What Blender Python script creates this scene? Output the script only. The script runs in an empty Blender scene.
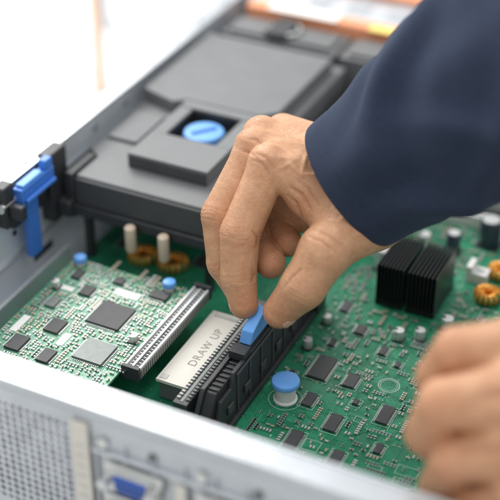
import bpy, math, random
import numpy as np
from mathutils import Vector, Matrix, noise
random.seed(7)
scene=bpy.context.scene
col=scene.collection
scene.view_settings.view_transform='Standard'; scene.view_settings.look='None'; scene.view_settings.exposure=0

# ------------------------------------------------------------------ materials
def nmat(name):
    m=bpy.data.materials.new(name); m.use_nodes=True
    nt=m.node_tree; return m,nt,nt.nodes['Principled BSDF']
def pm(name,c,rough=.5,metal=0.,var=.12,ns=1.2,bump=.0,bs=20.,spec=.5,coat=0.,rvar=.08):
    m,nt,b=nmat(name); N=nt.nodes; L=nt.links
    tc=N.new('ShaderNodeTexCoord'); no=N.new('ShaderNodeTexNoise'); no.inputs['Scale'].default_value=ns; no.inputs['Detail'].default_value=4
    L.new(tc.outputs['Object'],no.inputs['Vector'])
    mx=N.new('ShaderNodeMix'); mx.data_type='RGBA'
    mx.inputs[6].default_value=(c[0]*(1-var),c[1]*(1-var),c[2]*(1-var),1); mx.inputs[7].default_value=(min(1,c[0]*(1+var)),min(1,c[1]*(1+var)),min(1,c[2]*(1+var)),1)
    L.new(no.outputs['Fac'],mx.inputs[0]); L.new(mx.outputs[2],b.inputs['Base Color'])
    mr=N.new('ShaderNodeMapRange'); mr.inputs['To Min'].default_value=max(.02,rough-rvar); mr.inputs['To Max'].default_value=min(1,rough+rvar)
    L.new(no.outputs['Fac'],mr.inputs['Value']); L.new(mr.outputs['Result'],b.inputs['Roughness'])
    b.inputs['Metallic'].default_value=metal; b.inputs['Specular IOR Level'].default_value=spec; b.inputs['Coat Weight'].default_value=coat
    if bump>0:
        n2=N.new('ShaderNodeTexNoise'); n2.inputs['Scale'].default_value=bs; n2.inputs['Detail'].default_value=2
        L.new(tc.outputs['Object'],n2.inputs['Vector'])
        bp=N.new('ShaderNodeBump'); bp.inputs['Strength'].default_value=bump; bp.inputs['Distance'].default_value=.05
        L.new(n2.outputs['Fac'],bp.inputs['Height']); L.new(bp.outputs['Normal'],b.inputs['Normal'])
    return m
STEEL=pm('brushed_steel',(.66,.69,.72),.34,.55,.1,.6,.15,6)
STEELB=pm('bright_zinc',(.52,.55,.58),.30,.6,.16,.3,.2,3)
STEELP=pm('panel_steel',(.52,.55,.58),.34,.55,.18,.5,.2,5)
STEELD=pm('steel_inner',(.74,.80,.85),.34,.3,.14,.25,.15,4)
BLK=pm('black_plastic',(.030,.032,.036),.42,0,.25,1.5,.25,30)
BLKM=pm('charcoal_plastic',(.145,.15,.155),.38,0,.18,.5,.35,35)  # base colour lightened to carry the sheen on the shroud top
BLKF=pm('charcoal_plastic_shaded',(.05,.053,.057),.42,0,.18,.5,.35,35)  # darker copy of the charcoal, shade of the shroud front painted in
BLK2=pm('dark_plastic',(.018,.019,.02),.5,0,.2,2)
CHIP=pm('chip_epoxy',(.045,.047,.05),.5,0,.15,4,.2,40)
CHIPG=pm('chip_grey',(.13,.15,.14),.4,.2,.1,4)
PIN=pm('tinned_pin',(.70,.71,.69),.34,.75,.08,5)
BLUE=pm('blue_plastic',(.05,.19,.62),.38,0,.1,2,.1,20)
BLUED=pm('deep_blue_plastic',(.03,.10,.42),.4,0,.1,2,.1,20)
BLUEP=pm('pale_blue_plastic',(.13,.36,.78),.4,0,.08,2,.1,20)
WHT=pm('white_plastic',(.66,.67,.64),.5,0,.08,2)
GREYP=pm('grey_connector_plastic',(.42,.42,.40),.45,0,.12,2)
SILK=pm('silkscreen',(.50,.62,.54),.6,0,.05,3)
LABEL=pm('paper_label',(.78,.78,.75),.6,0,.04,1.5,.1,20)
BEIGE=pm('beige_label',(.62,.595,.53),.55,0,.12,.8,.15,12)
TXT=pm('print_ink',(.24,.23,.21),.6,0,.15,3)
TAN=pm('ceramic_tan',(.36,.27,.17),.45,0,.2,3)
GREYC=pm('ceramic_grey',(.13,.13,.13),.45,0,.2,3)
TRACE=pm('solder_mask_trace',(.035,.30,.16),.35,0,.1,1,0,1,.5)
TRACE2=pm('solder_mask_trace_pale',(.17,.44,.29),.35,0,.1,1,0,1,.5)
GOLD=pm('gold_contact',(.55,.48,.28),.35,.7,.1,4)
COPPER=pm('enamelled_copper',(.95,.38,.06),.3,.5,.2,5)
ORING=pm('ferrite_green',(.10,.22,.06),.5,0,.1,3)
FIN=pm('black_anodised',(.02,.021,.023),.33,.5,.2,2,.1,15)
SALM=pm('salmon_plastic',(.80,.33,.17),.5,0,.1,1)
YEL=pm('yellow_label',(.85,.70,.18),.5,0,.05,1)
ORNG=pm('pale_orange_paint',(.85,.55,.38),.5,0,.1,.3)
PALE=pm('pale_grey_paint',(.62,.63,.66),.5,0,.1,.3)
TABLE=pm('white_table',(.66,.655,.645),.5,0,.1,.02)
BRASS=pm('beige_pin',(.70,.58,.45),.4,.1,.15,2)
CAPD=pm('capacitor_sleeve',(.03,.045,.07),.35,0,.15,2)

def board_mat(name,dark,lite,via):
    m,nt,b=nmat(name); N=nt.nodes; L=nt.links
    tc=N.new('ShaderNodeTexCoord')
    no=N.new('ShaderNodeTexNoise'); no.inputs['Scale'].default_value=.35; no.inputs['Detail'].default_value=4; L.new(tc.outputs['Object'],no.inputs['Vector'])
    vo=N.new('ShaderNodeTexVoronoi'); vo.distance='CHEBYCHEV'; vo.inputs['Scale'].default_value=.55; L.new(tc.outputs['Object'],vo.inputs['Vector'])
    mx=N.new('ShaderNodeMix'); mx.data_type='RGBA'; mx.inputs[6].default_value=(*dark,1); mx.inputs[7].default_value=(*lite,1)
    sx=N.new('ShaderNodeSeparateColor'); L.new(vo.outputs['Color'],sx.inputs['Color'])
    ad=N.new('ShaderNodeMath'); ad.operation='MULTIPLY_ADD'; L.new(sx.outputs[0],ad.inputs[0]); ad.inputs[1].default_value=.6; L.new(no.outputs['Fac'],ad.inputs[2])
    sb=N.new('ShaderNodeMath'); sb.operation='SUBTRACT'; sb.use_clamp=True; L.new(ad.outputs[0],sb.inputs[0]); sb.inputs[1].default_value=.25
    L.new(sb.outputs[0],mx.inputs[0])
    v2=N.new('ShaderNodeTexVoronoi'); v2.inputs['Scale'].default_value=2.6; L.new(tc.outputs['Object'],v2.inputs['Vector'])
    lt=N.new('ShaderNodeMath'); lt.operation='LESS_THAN'; lt.inputs[1].default_value=.12; L.new(v2.outputs['Distance'],lt.inputs[0])
    m2=N.new('ShaderNodeMix'); m2.data_type='RGBA'; L.new(lt.outputs[0],m2.inputs[0]); L.new(mx.outputs[2],m2.inputs[6]); m2.inputs[7].default_value=(*via,1)
    L.new(m2.outputs[2],b.inputs['Base Color']); b.inputs['Roughness'].default_value=.33
    return m
PCB=board_mat('green_solder_mask',(.005,.10,.05),(.028,.26,.135),(.22,.34,.2))
PCBL=board_mat('pale_solder_mask',(.035,.19,.10),(.13,.38,.23),(.34,.45,.30))

# ------------------------------------------------------------------ mesh builder
class MB:
    def __init__(s): s.v=[];s.f=[];s.m=[];s.mats=[]
    def mi(s,m):
        if m not in s.mats: s.mats.append(m)
        return s.mats.index(m)
    def add(s,vs,fs,m):
        o=len(s.v); k=s.mi(m); s.v+=[tuple(p) for p in vs]
        for f in fs: s.f.append(tuple(o+i for i in f)); s.m.append(k)
    def box(s,x0,x1,y0,y1,z0,z1,m):
        s.add([(x0,y0,z0),(x1,y0,z0),(x1,y1,z0),(x0,y1,z0),(x0,y0,z1),(x1,y0,z1),(x1,y1,z1),(x0,y1,z1)],
              [(3,2,1,0),(4,5,6,7),(0,1,5,4),(1,2,6,5),(2,3,7,6),(3,0,4,7)],m)
    def cb(s,cx,cy,sx,sy,z0,z1,m,rot=0):
        c,q=math.cos(rot),math.sin(rot); P=[]
        for z in (z0,z1):
            for (a,b) in ((-1,-1),(1,-1),(1,1),(-1,1)):
                x=a*sx/2;y=b*sy/2; P.append((cx+x*c-y*q,cy+x*q+y*c,z))
        s.add(P,[(3,2,1,0),(4,5,6,7),(0,1,5,4),(1,2,6,5),(2,3,7,6),(3,0,4,7)],m)
    def prism(s,poly,z0,z1,m,side=None):
        n=len(poly); P=[(x,y,z0) for x,y in poly]+[(x,y,z1) for x,y in poly]
        s.add(P,[tuple(reversed(range(n))),tuple(range(n,2*n))]+[(i,(i+1)%n,n+(i+1)%n,n+i) for i in range(n)],m)
    def cyl(s,cx,cy,prof,m,n=28):
        P=[];F=[]
        for r,z in prof:
            for i in range(n):
                a=2*math.pi*i/n; P.append((cx+r*math.cos(a),cy+r*math.sin(a),z))
        for k in range(len(prof)-1):
            for i in range(n): F.append((k*n+i,k*n+(i+1)%n,(k+1)*n+(i+1)%n,(k+1)*n+i))
        F.append(tuple(range((len(prof)-1)*n,len(prof)*n))); F.append(tuple(reversed(range(n))))
        s.add(P,F,m)
    def ycyl(s,cx,cz,y0,y1,r,m,n=14,ax='y'):
        P=[]
        for y in (y0,y1):
            for i in range(n):
                a=2*math.pi*i/n
                P.append((cx+r*math.cos(a),y,cz+r*math.sin(a)) if ax=='y' else (y,cx+r*math.cos(a),cz+r*math.sin(a)))
        s.add(P,[tuple(range(n)),tuple(range(n,2*n))]+[(i,(i+1)%n,n+(i+1)%n,n+i) for i in range(n)],m)
    def torus(s,cx,cy,cz,R,r,m,n=32,k=12,sz=1.):
        P=[];F=[]
        for i in range(n):
            a=2*math.pi*i/n
            for j in range(k):
                b=2*math.pi*j/k; q=R+r*math.cos(b); P.append((cx+q*math.cos(a),cy+q*math.sin(a),cz+r*sz*math.sin(b)))
        for i in range(n):
            for j in range(k): F.append((i*k+j,((i+1)%n)*k+j,((i+1)%n)*k+(j+1)%k,i*k+(j+1)%k))
        s.add(P,F,m)
    def make(s,name,origin=(0,0,0),bevel=0,smooth=True,seg=2):
        me=bpy.data.meshes.new(name)
        o=Vector(origin); me.from_pydata([tuple(Vector(p)-o) for p in s.v],[],s.f)
        for m in s.mats: me.materials.append(m)
        me.polygons.foreach_set('material_index',s.m)
        if smooth:
            me.polygons.foreach_set('use_smooth',[True]*len(me.polygons)); me.set_sharp_from_angle(angle=math.radians(38))
        me.update()
        ob=bpy.data.objects.new(name,me); col.objects.link(ob); ob.location=o
        if bevel:
            b=ob.modifiers.new('bevel','BEVEL'); b.width=bevel; b.segments=seg; b.limit_method='ANGLE'; b.angle_limit=math.radians(40)
        return ob
def top(ob,label,cat,group=None,kind=None):
    ob['label']=label; ob['category']=cat
    if group: ob['group']=group
    if kind: ob['kind']=kind
    return ob
def empty(name,loc,label,cat,group=None):
    e=bpy.data.objects.new(name,None); e.empty_display_size=1; e.location=loc; col.objects.link(e); return top(e,label,cat,group)
def wloc(o):
    v=Vector(o.location)
    while o.parent: o=o.parent; v=v+Vector(o.location)
    return v
def child(ob,par,label=None):
    w=Vector(ob.location); ob.parent=par; ob.location=w-wloc(par)
    if label: ob['label']=label
    return ob

# ------------------------------------------------------------------ table
mb=MB(); mb.add([(-400,-200,-1.6),(400,-200,-1.6),(400,600,-1.6),(-400,600,-1.6)],[(0,1,2,3)],TABLE)
t=mb.make('table_top'); t['kind']='structure'

# ------------------------------------------------------------------ chassis
ch=empty('server_chassis',(9.5,3,-1.6),'open silver steel rack server chassis lying on a white table','server')
mb=MB(); mb.box(-11.8,31,-27.6,33,-1.5,-.6,STEELD); child(mb.make('floor_tray'),ch)
mb=MB()
mb.box(-12.15,-11.95,-27.6,33,-1.5,8.3,STEELD)
mb.box(-12.75,-11.5,-27.6,33,8.32,8.5,STEELB)
mb.box(-12.85,-12.7,-27.6,33,7.7,8.31,STEELP)
mb.box(-11.93,-11.75,-27.2,32,5.9,6.1,STEELB)
mb.box(-11.93,-11.72,-27.2,32,2.6,2.75,STEELB)
mb.box(-11.93,-10.3,-27.2,32,-.58,-.1,STEEL)
mb.box(-10.6,-10.35,-27.2,-7,-.08,1.6,STEEL)
for i in range(14):
    y=-25+i*4.1; mb.ycyl(y,7.2,-11.94,-11.85,.28,STEELB,14,'x'); mb.ycyl(y+1.9,4.4,-11.94,-11.86,.2,BLK2,12,'x')
    mb.cyl(-12.1,y,[(.16,8.51),(.16,8.53)],BLK2,12)
for i in range(8):
    y=-23+i*7; mb.box(-11.94,-11.87,y,y+2.2,1.0,1.5,BLK2)
child(mb.make('side_wall',bevel=.03),ch)
mb=MB(); mb.box(30.9,31.1,-27.6,33,-1.5,8.3,STEELD); mb.box(30.6,31.5,-27.6,33,8.32,8.5,STEELB); child(mb.make('side_wall'),ch)
mb=MB(); mb.box(-12.6,31.4,-27.5,-26.1,8.52,8.72,STEELB); mb.box(-12.6,31.4,-27.75,-27.45,8.3,8.9,STEELB); mb.box(-12.2,31,-26.1,-25.95,7.3,8.8,STEEL)
for i in range(4): mb.cyl(-9+i*10.6,-26.8,[(.28,8.73),(.28,8.76),(.2,8.79)],STEELP,18)
child(mb.make('top_rail',bevel=.08,seg=3),ch)
mb=MB()
def perf(x0,x1,z0,z1,p,m,rr=None):
    nx=int((x1-x0)/p); nz=int((z1-z0)/p)
    for i in range(nx):
        for k in range(nz):
            cx=x0+(i+.5)*p; cz=z0+(k+.5)*p; h=p/2; r=p*(rr.uniform(.34,.44) if rr else .42)
            out=[(h,0),(h,h),(0,h),(-h,h),(-h,0),(-h,-h),(0,-h),(h,-h)]
            P=[(cx+a,-27.75,cz+b) for a,b in out]+[(cx+r*math.cos(q*math.pi/4),-27.75,cz+r*math.sin(q*math.pi/4)) for q in range(8)]+[(cx+r*math.cos(q*math.pi/4),-27.6,cz+r*math.sin(q*math.pi/4)) for q in range(8)]
            F=[]
            for q in range(8):
                w=(q+1)%8; F.append((q,w,8+w,8+q)); F.append((8+q,8+w,16+w,16+q))
            mb.add(P,F,m)
    return x0+nx*p,z0+nz*p
xe,ze=perf(-12,3.3,.2,7.4,.45,STEEL,random.Random(4))
mb.box(-12.1,31,-27.78,-27.6,-1.5,.2,STEEL); mb.box(-12.1,31,-27.78,-27.6,ze,8.3,STEELP)
mb.box(xe,31,-27.74,-27.6,.2,ze,STEELP)
mb.box(-12,17,-27.3,-27.2,.2,8,STEELP)
for i in range(9): mb.box(4.9+i*1.7,5.0+i*1.7,-27.95,-27.76,.4,7.0,STEELB)
mb.box(4.8,22,-28.0,-27.76,6.3,6.5,STEEL); mb.box(4.8,22,-28.0,-27.76,3.95,4.1,STEEL)
mb.box(9.6,10.2,-28.15,-28.01,.6,6.1,BEIGE); mb.box(-4,-3.4,-27.9,-27.76,.3,7.3,STEEL)
for (x,z) in [(5.4,7.0),(11,7.0),(17,7.0)]: mb.ycyl(x,z,-28.0,-27.79,.3,PIN,14)
for (x,z) in [(8.2,7.0),(14,7.0)]: mb.ycyl(x,z,-27.85,-27.79,.26,CHIPG,14)
child(mb.make('rear_panel',smooth=False),ch)
def dport(x,z,insert,w=3.4):
    mb=MB()
    def tr(w,h,y0,y1,m):
        P=[(x-w/2,y0,z+h/2),(x+w/2,y0,z+h/2),(x+w/2-.25,y0,z-h/2),(x-w/2+.25,y0,z-h/2)]
        P+=[(a,y1,c) for a,b,c in P]
        mb.add(P,[(0,1,2,3),(7,6,5,4),(0,4,5,1),(1,5,6,2),(2,6,7,3),(3,7,4,0)],m)
    tr(w,1.8,-28.1,-27.97,PIN); tr(w*.66,1.2,-28.4,-28.12,PIN); tr(w*.56,.92,-28.6,-28.42,insert)
    for i in range(5):
        for k in range(2): mb.ycyl(x-.7+i*.35,z-.2+k*.4,-28.65,-28.6,.07,BLK2,6)
    mb.ycyl(x-w/2+.32,z,-28.9,-28.1,.3,PIN,6); mb.ycyl(x+w/2-.32,z,-28.9,-28.1,.3,PIN,6)
    return mb.make('video_port' if insert is BLUED else 'serial_port',(x,-27.9,z),.04)
child(dport(7.2,5.1,BLUED),ch,'silver D-shaped port with a blue insert')
child(dport(7.0,2.9,BLUED),ch,'silver D-shaped port with a blue insert')
child(dport(12.4,5.1,GREYC),ch)
mb=MB(); mb.box(3.6,4.6,-28.05,-27.85,1.5,7.9,BEIGE)
for i in range(7): mb.box(3.8,4.4,-28.06,-28.05,2.2+i*.7,2.3+i*.7,GREYP)
child(mb.make('pull_tag',(4.1,-27.9,4),.02),ch,'beige vertical information tag on the rear panel')
for x in (15.5,17.4,19.3):
    mb=MB(); mb.box(x-.8,x+.8,-28.2,-28.01,4.3,6.0,PIN); mb.box(x-.62,x+.62,-28.23,-28.2,4.5,5.8,BLK2); child(mb.make('network_port',(x,-27.9,4.7),.03),ch)

# ------------------------------------------------------------------ circuit boards
def traces(mb,mat,x0,x1,y0,y1,n,zb,wd=.045,sp=.11,rng=random,L=(.8,4)):
    D=[(1,0),(.7071,.7071),(0,1),(-.7071,.7071),(-1,0),(-.7071,-.7071),(0,-1),(.7071,-.7071)]
    for b in range(n):
        d=rng.choice([0,2,4,6]); p=[(rng.uniform(x0,x1),rng.uniform(y0,y1))]
        for sgi in range(rng.randint(2,4)):
            l=rng.uniform(*L)*(.4 if d%2 else 1); p.append((p[-1][0]+D[d][0]*l,p[-1][1]+D[d][1]*l)); d=(d+rng.choice([-1,1]))%8
        k=rng.randint(2,9); z=zb+b*.0001
        nr=[]
        for i in range(len(p)-1):
            dx=p[i+1][0]-p[i][0];dy=p[i+1][1]-p[i][1];l=math.hypot(dx,dy); nr.append((-dy/l,dx/l))
        ms=[nr[0]]+[((nr[i][0]+nr[i+1][0])/(1+nr[i][0]*nr[i+1][0]+nr[i][1]*nr[i+1][1]),(nr[i][1]+nr[i+1][1])/(1+nr[i][0]*nr[i+1][0]+nr[i][1]*nr[i+1][1])) for i in range(len(nr)-1)]+[nr[-1]]
        for j in range(k):
            o=(j-k/2)*sp; A=[(p[i][0]+ms[i][0]*(o-wd/2),p[i][1]+ms[i][1]*(o-wd/2)) for i in range(len(p))]; B=[(p[i][0]+ms[i][0]*(o+wd/2),p[i][1]+ms[i][1]*(o+wd/2)) for i in range(len(p))]
            if any(q[0]<x0 or q[0]>x1 or q[1]<y0 or q[1]>y1 for q in A+B): continue
            V=[(q[0],q[1],z) for q in A]+[(q[0],q[1],z) for q in B]; m=len(p)
            mb.add(V,[(i+m,i,i+1,i+1+m) for i in range(m-1)],mat)
            for e in (0,-1):
                if rng.random()<.65: continue
                cx=(A[e][0]+B[e][0])/2; cy=(A[e][1]+B[e][1])/2
                mb.add([(cx+.042*math.cos(q*1.0472),cy+.042*math.sin(q*1.0472),z+.004) for q in range(6)],[tuple(range(6))],SILK if rng.random()<.4 else GOLD)
def outline(mb,cx,cy,w,h,z,m,t=.035):
    mb.box(cx-w/2,cx+w/2,cy-h/2,cy-h/2+t,z,z+.006,m); mb.box(cx-w/2,cx+w/2,cy+h/2-t,cy+h/2,z,z+.006,m)
    mb.box(cx-w/2,cx-w/2+t,cy-h/2+t,cy+h/2-t,z,z+.006,m); mb.box(cx+w/2-t,cx+w/2,cy-h/2+t,cy+h/2-t,z,z+.006,m)
def ringline(mb,cx,cy,R,z,m,t=.04,n=32):
    P=[]
    for i in range(n):
        a=2*math.pi*i/n; P+=[(cx+R*math.cos(a),cy+R*math.sin(a),z),(cx+(R+t)*math.cos(a),cy+(R+t)*math.sin(a),z)]
    mb.add(P,[(2*i,2*i+1,(2*i+3)%(2*n),(2*i+2)%(2*n)) for i in range(n)],m)
def chip(cx,cy,w,h,z,par,t=.18,pins='x',mat=None,pp=.13):
    mb=MB(); mat=mat or CHIP
    mb.box(cx-w/2,cx+w/2,cy-h/2,cy+h/2,z+.04,z+.04+t,mat)
    mb.cyl(cx-w/2+.14,cy-h/2+.14,[(.05,z+.042+t),(.045,z+.046+t)],CHIPG,10)
    if 'x' in pins:
        k=int((h-.1)/pp)
        for i in range(k):
            y=cy-(k-1)*pp/2+i*pp
            for sg in (-1,1):
                xa,xb=sorted((cx+sg*w/2,cx+sg*(w/2+.14))); mb.box(xa,xb,y-.03,y+.03,z+.006,z+.08,PIN)
    if 'y' in pins:
        k=int((w-.1)/pp)
        for i in range(k):
            x=cx-(k-1)*pp/2+i*pp
            for sg in (-1,1):
                ya,yb=sorted((cy+sg*h/2,cy+sg*(h/2+.14))); mb.box(x-.03,x+.03,ya,yb,z+.006,z+.08,PIN)
    return child(mb.make('integrated_chip',(cx,cy,z),.015),par)
class Occ:
    def __init__(s): s.r=[]
    def free(s,cx,cy,w,h,g=.08):
        for a,b,c,d in s.r:
            if abs(cx-a)<(w+c)/2+g and abs(cy-b)<(h+d)/2+g: return False
        return True
    def put(s,cx,cy,w,h): s.r.append((cx,cy,w,h))
def passive(mb,cx,cy,z,rot,kind,sc=1.):
    l,w,h=(.22*sc,.11*sc,.08*sc); c=(TAN,GREYC,GREYP,BLK)[kind]
    mb.cb(cx,cy,l*.66,w,z,z+h,c,rot)
    co,si=math.cos(rot),math.sin(rot)
    for sg in (-1,1): mb.cb(cx+sg*l*.42*co,cy+sg*l*.42*si,l*.18,w*1.06,z,z+h*1.05,PIN,rot)
def scatter(par,occ,z,x0,x1,y0,y1,nind,nst,rng,sc=1.):
    kinds=[]
    for k in range(4):
        mb=MB(); passive(mb,0,0,0,0,k,sc); ob=mb.make('surface_mount_component',smooth=False); kinds.append(ob.data); bpy.data.objects.remove(ob)
    st=MB(); placed=0; tries=0
    while placed<nind+nst and tries<30000:
        tries+=1
        cx=rng.uniform(x0,x1); cy=rng.uniform(y0,y1); rot=rng.choice([0,math.pi/2]); k=rng.choice([0,0,1,2,3]); n=rng.choice([1,1,2,3,4,6])
        dx,dy=(0,.2*sc) if rot==0 else (.2*sc,0)
        w=.25*sc if rot==0 else .2*sc*n; h=.2*sc*n if rot==0 else .25*sc
        ccx=cx+dx*(n-1)/2; ccy=cy+dy*(n-1)/2
        if not occ.free(ccx,ccy,w,h,.03): continue
        occ.put(ccx,ccy,w,h)
        for i in range(n):
            if placed<nind:
                o=bpy.data.objects.new('surface_mount_component',kinds[k]); o.location=(cx+dx*i,cy+dy*i,z); o.rotation_euler=(0,0,rot); col.objects.link(o); child(o,par)
            else: passive(st,cx+dx*i,cy+dy*i,z,rot,k,sc)
            placed+=1
    if st.v:
        o=child(st.make('tiny_components',smooth=False),par); o['kind']='stuff'
def rectocc(o,cx,cy,w,h): o.put(cx,cy,w,h)

rng=random.Random(3)
mbo=MB(); mbo.box(-10.2,30,-25,16.6,-.25,0,PCB)
traces(mbo,TRACE,7.2,29,-24,15,680,.006,.042,.10,rng)
traces(mbo,TRACE,-10,5,-9,12,160,.006,.045,.11,rng)
occ=Occ()
hero=[(9.8,-9.9,1.15,2.2,'x'),(11.9,-10.3,.7,1.2,'x'),(10.3,-13.0,.6,1.2,'x'),(9.4,-7.3,.35,.7,'x'),(12.4,-14.3,.7,1.5,'x'),(14.9,-12.3,.7,1.6,'x'),
      (10.9,-16.6,.7,1.5,'x'),(13.7,-17.0,.6,1.3,'x'),(16.2,-8.2,1.0,1.7,'x'),(16.2,-4.6,.6,1.2,'x'),(18.3,-10.6,.8,1.7,'x'),(8.7,-3.4,.5,1.1,'x'),
      (18.6,-5.5,1.3,1.3,'xy'),(8.9,-19.5,.7,1.5,'x'),(-8.2,-3.2,.8,1.1,'x'),(-2.2,-2.9,.9,1.2,'x'),(10.5,-5.3,.6,.9,'x'),(19.3,-1.0,1.2,1.8,'x'),(20.9,-6.5,.9,1.2,'x'),
      (12.6,-6.7,.4,.8,'x'),(13.9,-7.6,.3,.5,'x'),(8.3,-11.2,.3,.5,'x'),(15.6,-15.2,.4,.8,'x'),(12.9,-12.0,.3,.45,'x')]
for h in hero: rectocc(occ,h[0],h[1],h[2]+.3,h[3]+.3)
for q in [(8.95,-13.5,2.1,2.1),(14.1,-9.6,1.6,1.6),(12.2,0,4.8,5),(6,-12.5,3.2,17),(16.8,1.6,2,2),(-6.4,-3.4,2.2,2.2),(-4,-3.3,2,2),(19,2.4,2,2),(16.8,4.6,2,2)]: rectocc(occ,*q)
for h in hero: outline(mbo,h[0],h[1],h[2]+.42,h[3]+.3,.08,SILK,.028)
ringline(mbo,14.1,-9.6,.62,.085,SILK,.05); ringline(mbo,14.1,-9.6,.5,.085,SILK,.03); ringline(mbo,8.95,-13.5,1.0,.085,SILK,.03)
for i in range(110):
    x=rng.uniform(7.6,22); y=rng.uniform(-22,14); w=rng.uniform(.4,1.6); h=rng.uniform(.3,1.2)
    if occ.free(x,y,w,h,0): outline(mbo,x,y,w,h,.08,SILK,.025)
main=top(mbo.make('main_circuit_board',(9.5,-5,0),smooth=False),'large green server motherboard crowded with chips inside the chassis','circuit board')
for h in hero: chip(h[0],h[1],h[2],h[3],0.04,main,.16,h[4])
def can(cx,cy,r,h,par,name='capacitor',z=0,body=None):
    m=MB(); m.box(cx-r*1.08,cx+r*1.08,cy-r*1.08,cy+r*1.08,z+.01,z+.12,BLK); m.cyl(cx,cy,[(r*.94,z+.12),(r,z+.2),(r,z+h-.06),(r*.93,z+h)],body or PIN,22)
    if body: m.cyl(cx,cy,[(r*.82,z+h+.002),(r*.8,z+h+.02)],PIN,22)
    else: m.box(cx-r*.9,cx-r*.35,cy-r*.3,cy+r*.3,z+h+.002,z+h+.012,BLK)
    return child(m.make(name,(cx,cy,z)),par)
for (x,y,r,h) in [(8.1,-8.3,.32,.7),(13.0,-5.0,.34,.8),(14.2,-4.4,.34,.8),(15.4,-2.6,.4,.9),(9.2,2.0,.5,1.6),(-8.8,-.8,.45,1.5),(-1.0,-1.6,.45,1.5),(20.6,-3.6,.4,.9),(8.2,-5.4,.3,.6),(16.6,-11.2,.3,.6),(11.0,5.2,.45,1.5)]:
    can(x,y,r,h,main); rectocc(occ,x,y,2*r+.1,2*r+.1)
for (x,y,r,h) in [(14.9,7.9,.75,2.2),(16.9,8.2,.6,2.0),(12.9,5.9,.5,1.7)]:
    can(x,y,r,h,main,body=CAPD)['label']='dark sleeved cylindrical capacitor'; rectocc(occ,x,y,2*r+.1,2*r+.1)
def inductor(cx,cy,R,par):
    m=MB(); m.torus(cx,cy,.42,R,.25,ORING,32,10,1.1)
    n=15
    for i in range(n):
        a=2*math.pi*i/n*.96; P=[];F=[];k=12;q=6
        for j in range(k):
            b=2*math.pi*j/k
            for w in range(q):
                c=2*math.pi*w/q; rr=.30+.075*math.cos(c)
                px=R+rr*math.cos(b); pz=.44+rr*1.1*math.sin(b); off=.08*math.sin(c)
                P.append((cx+px*math.cos(a)-off*math.sin(a),cy+px*math.sin(a)+off*math.cos(a),pz))
        for j in range(k):
            for w in range(q): F.append((j*q+w,((j+1)%k)*q+w,((j+1)%k)*q+(w+1)%q,j*q+(w+1)%q))
        m.add(P,F,COPPER)
    m.cyl(cx,cy,[(R*1.1,.01),(R*1.1,.1)],ORING,20)
    return child(m.make('inductor_coil',(cx,cy,0)),par)
for q in [(-6.1,-4.4,.72),(-3.8,-4.3,.72),(16.8,1.6,.62),(19.0,2.4,.62),(16.8,4.6,.62),(-8.6,1.6,.62)]: inductor(*q,main)
for (x0,x1,y0,y1,h,mt) in [(9,21,9.6,10.3,1.0,WHT),(9,21,11.2,11.9,1.0,GREYC),(9,21,12.8,13.5,1.0,WHT),(9,21,14.4,15.1,1.0,GREYC),(18.6,20.2,5.6,8.2,1.1,WHT),(15.2,16.2,3.0,4.0,.8,WHT)]:
    m=MB(); m.box(x0,x1,y0,y1,.05,h,mt); m.box(x0+.2,x1-.2,(y0+y1)/2-.08,(y0+y1)/2+.08,h+.002,h+.01,BLK2); m.box(x0-.4,x0-.02,y0-.1,y1+.1,.05,h+.5,WHT)
    child(m.make('socket',((x0+x1)/2,(y0+y1)/2,0),.05),main); rectocc(occ,(x0+x1)/2,(y0+y1)/2,x1-x0+.8,y1-y0+.3)
scatter(main,occ,.078,7.4,21,-22,15,95,1250,rng)
rng2=random.Random(9)

m=MB(); m.cyl(8.95,-13.5,[(.74,.09),(.74,.2),(.62,.26),(.62,1.2)],WHT,32)
pl=top(m.make('push_plunger',(8.95,-13.5,0.09)),'round blue capped white plunger standing on the green board','push button')
m=MB(); m.cyl(8.95,-13.5,[(.7,1.21),(.84,1.26),(.86,1.34),(.86,1.5),(.82,1.58),(.72,1.62),(.5,1.64)],BLUEP,36); child(m.make('cap',(8.95,-13.5,1.2)),pl)

def hsink(x0,x1,y0,y1,lab):
    m=MB(); m.box(x0,x1,y0,y1,.08,.4,FIN); n=8
    for i in range(n):
        x=x0+.06+i*(x1-x0-.12)/(n-1); m.box(x-.045,x+.045,y0+.02,y1-.02,.4,3.2,FIN)
    return top(m.make('heat_sink',((x0+x1)/2,(y0+y1)/2,0),.012,smooth=False),lab,'heat sink','black finned heat sinks on the motherboard')
hsink(10.2,12.05,-2.1,2.0,'black anodised heat sink with tall thin fins on green board')
hsink(12.35,14.3,-2.1,2.0,'black anodised heat sink with tall thin fins on green board')

m=MB(); zc=2.5
m.box(-8.4,.3,-25.2,-9.2,zc-.16,zc,PCBL)
traces(m,TRACE2,-8.3,.2,-25,-9.3,240,zc+.006,.045,.10,rng2)
occ2=Occ()
hero2=[(-2.9,-13.8,2.3,2.3,'xy'),(-1.9,-17.3,2.0,2.0,'xy'),(-5.4,-16.2,1.0,1.3,'x'),(-6.9,-14.2,.7,1.0,'x'),(-5.6,-12.2,.8,1.0,'x'),(-6.6,-18.6,1.0,1.4,'x'),(-4.3,-18.9,.8,1.2,'x'),(-1.2,-10.6,1.2,.8,'y'),(-3.8,-21.3,1.2,1.2,'xy'),(-7.1,-10.9,.6,.9,'x'),(-4.3,-10.4,.7,.6,'x'),(-1.3,-20.4,1,1.3,'x')]
for h in hero2: rectocc(occ2,h[0],h[1],h[2]+.3,h[3]+.3); outline(m,h[0],h[1],h[2]+.42,h[3]+.42,zc+.035,SILK)
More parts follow.
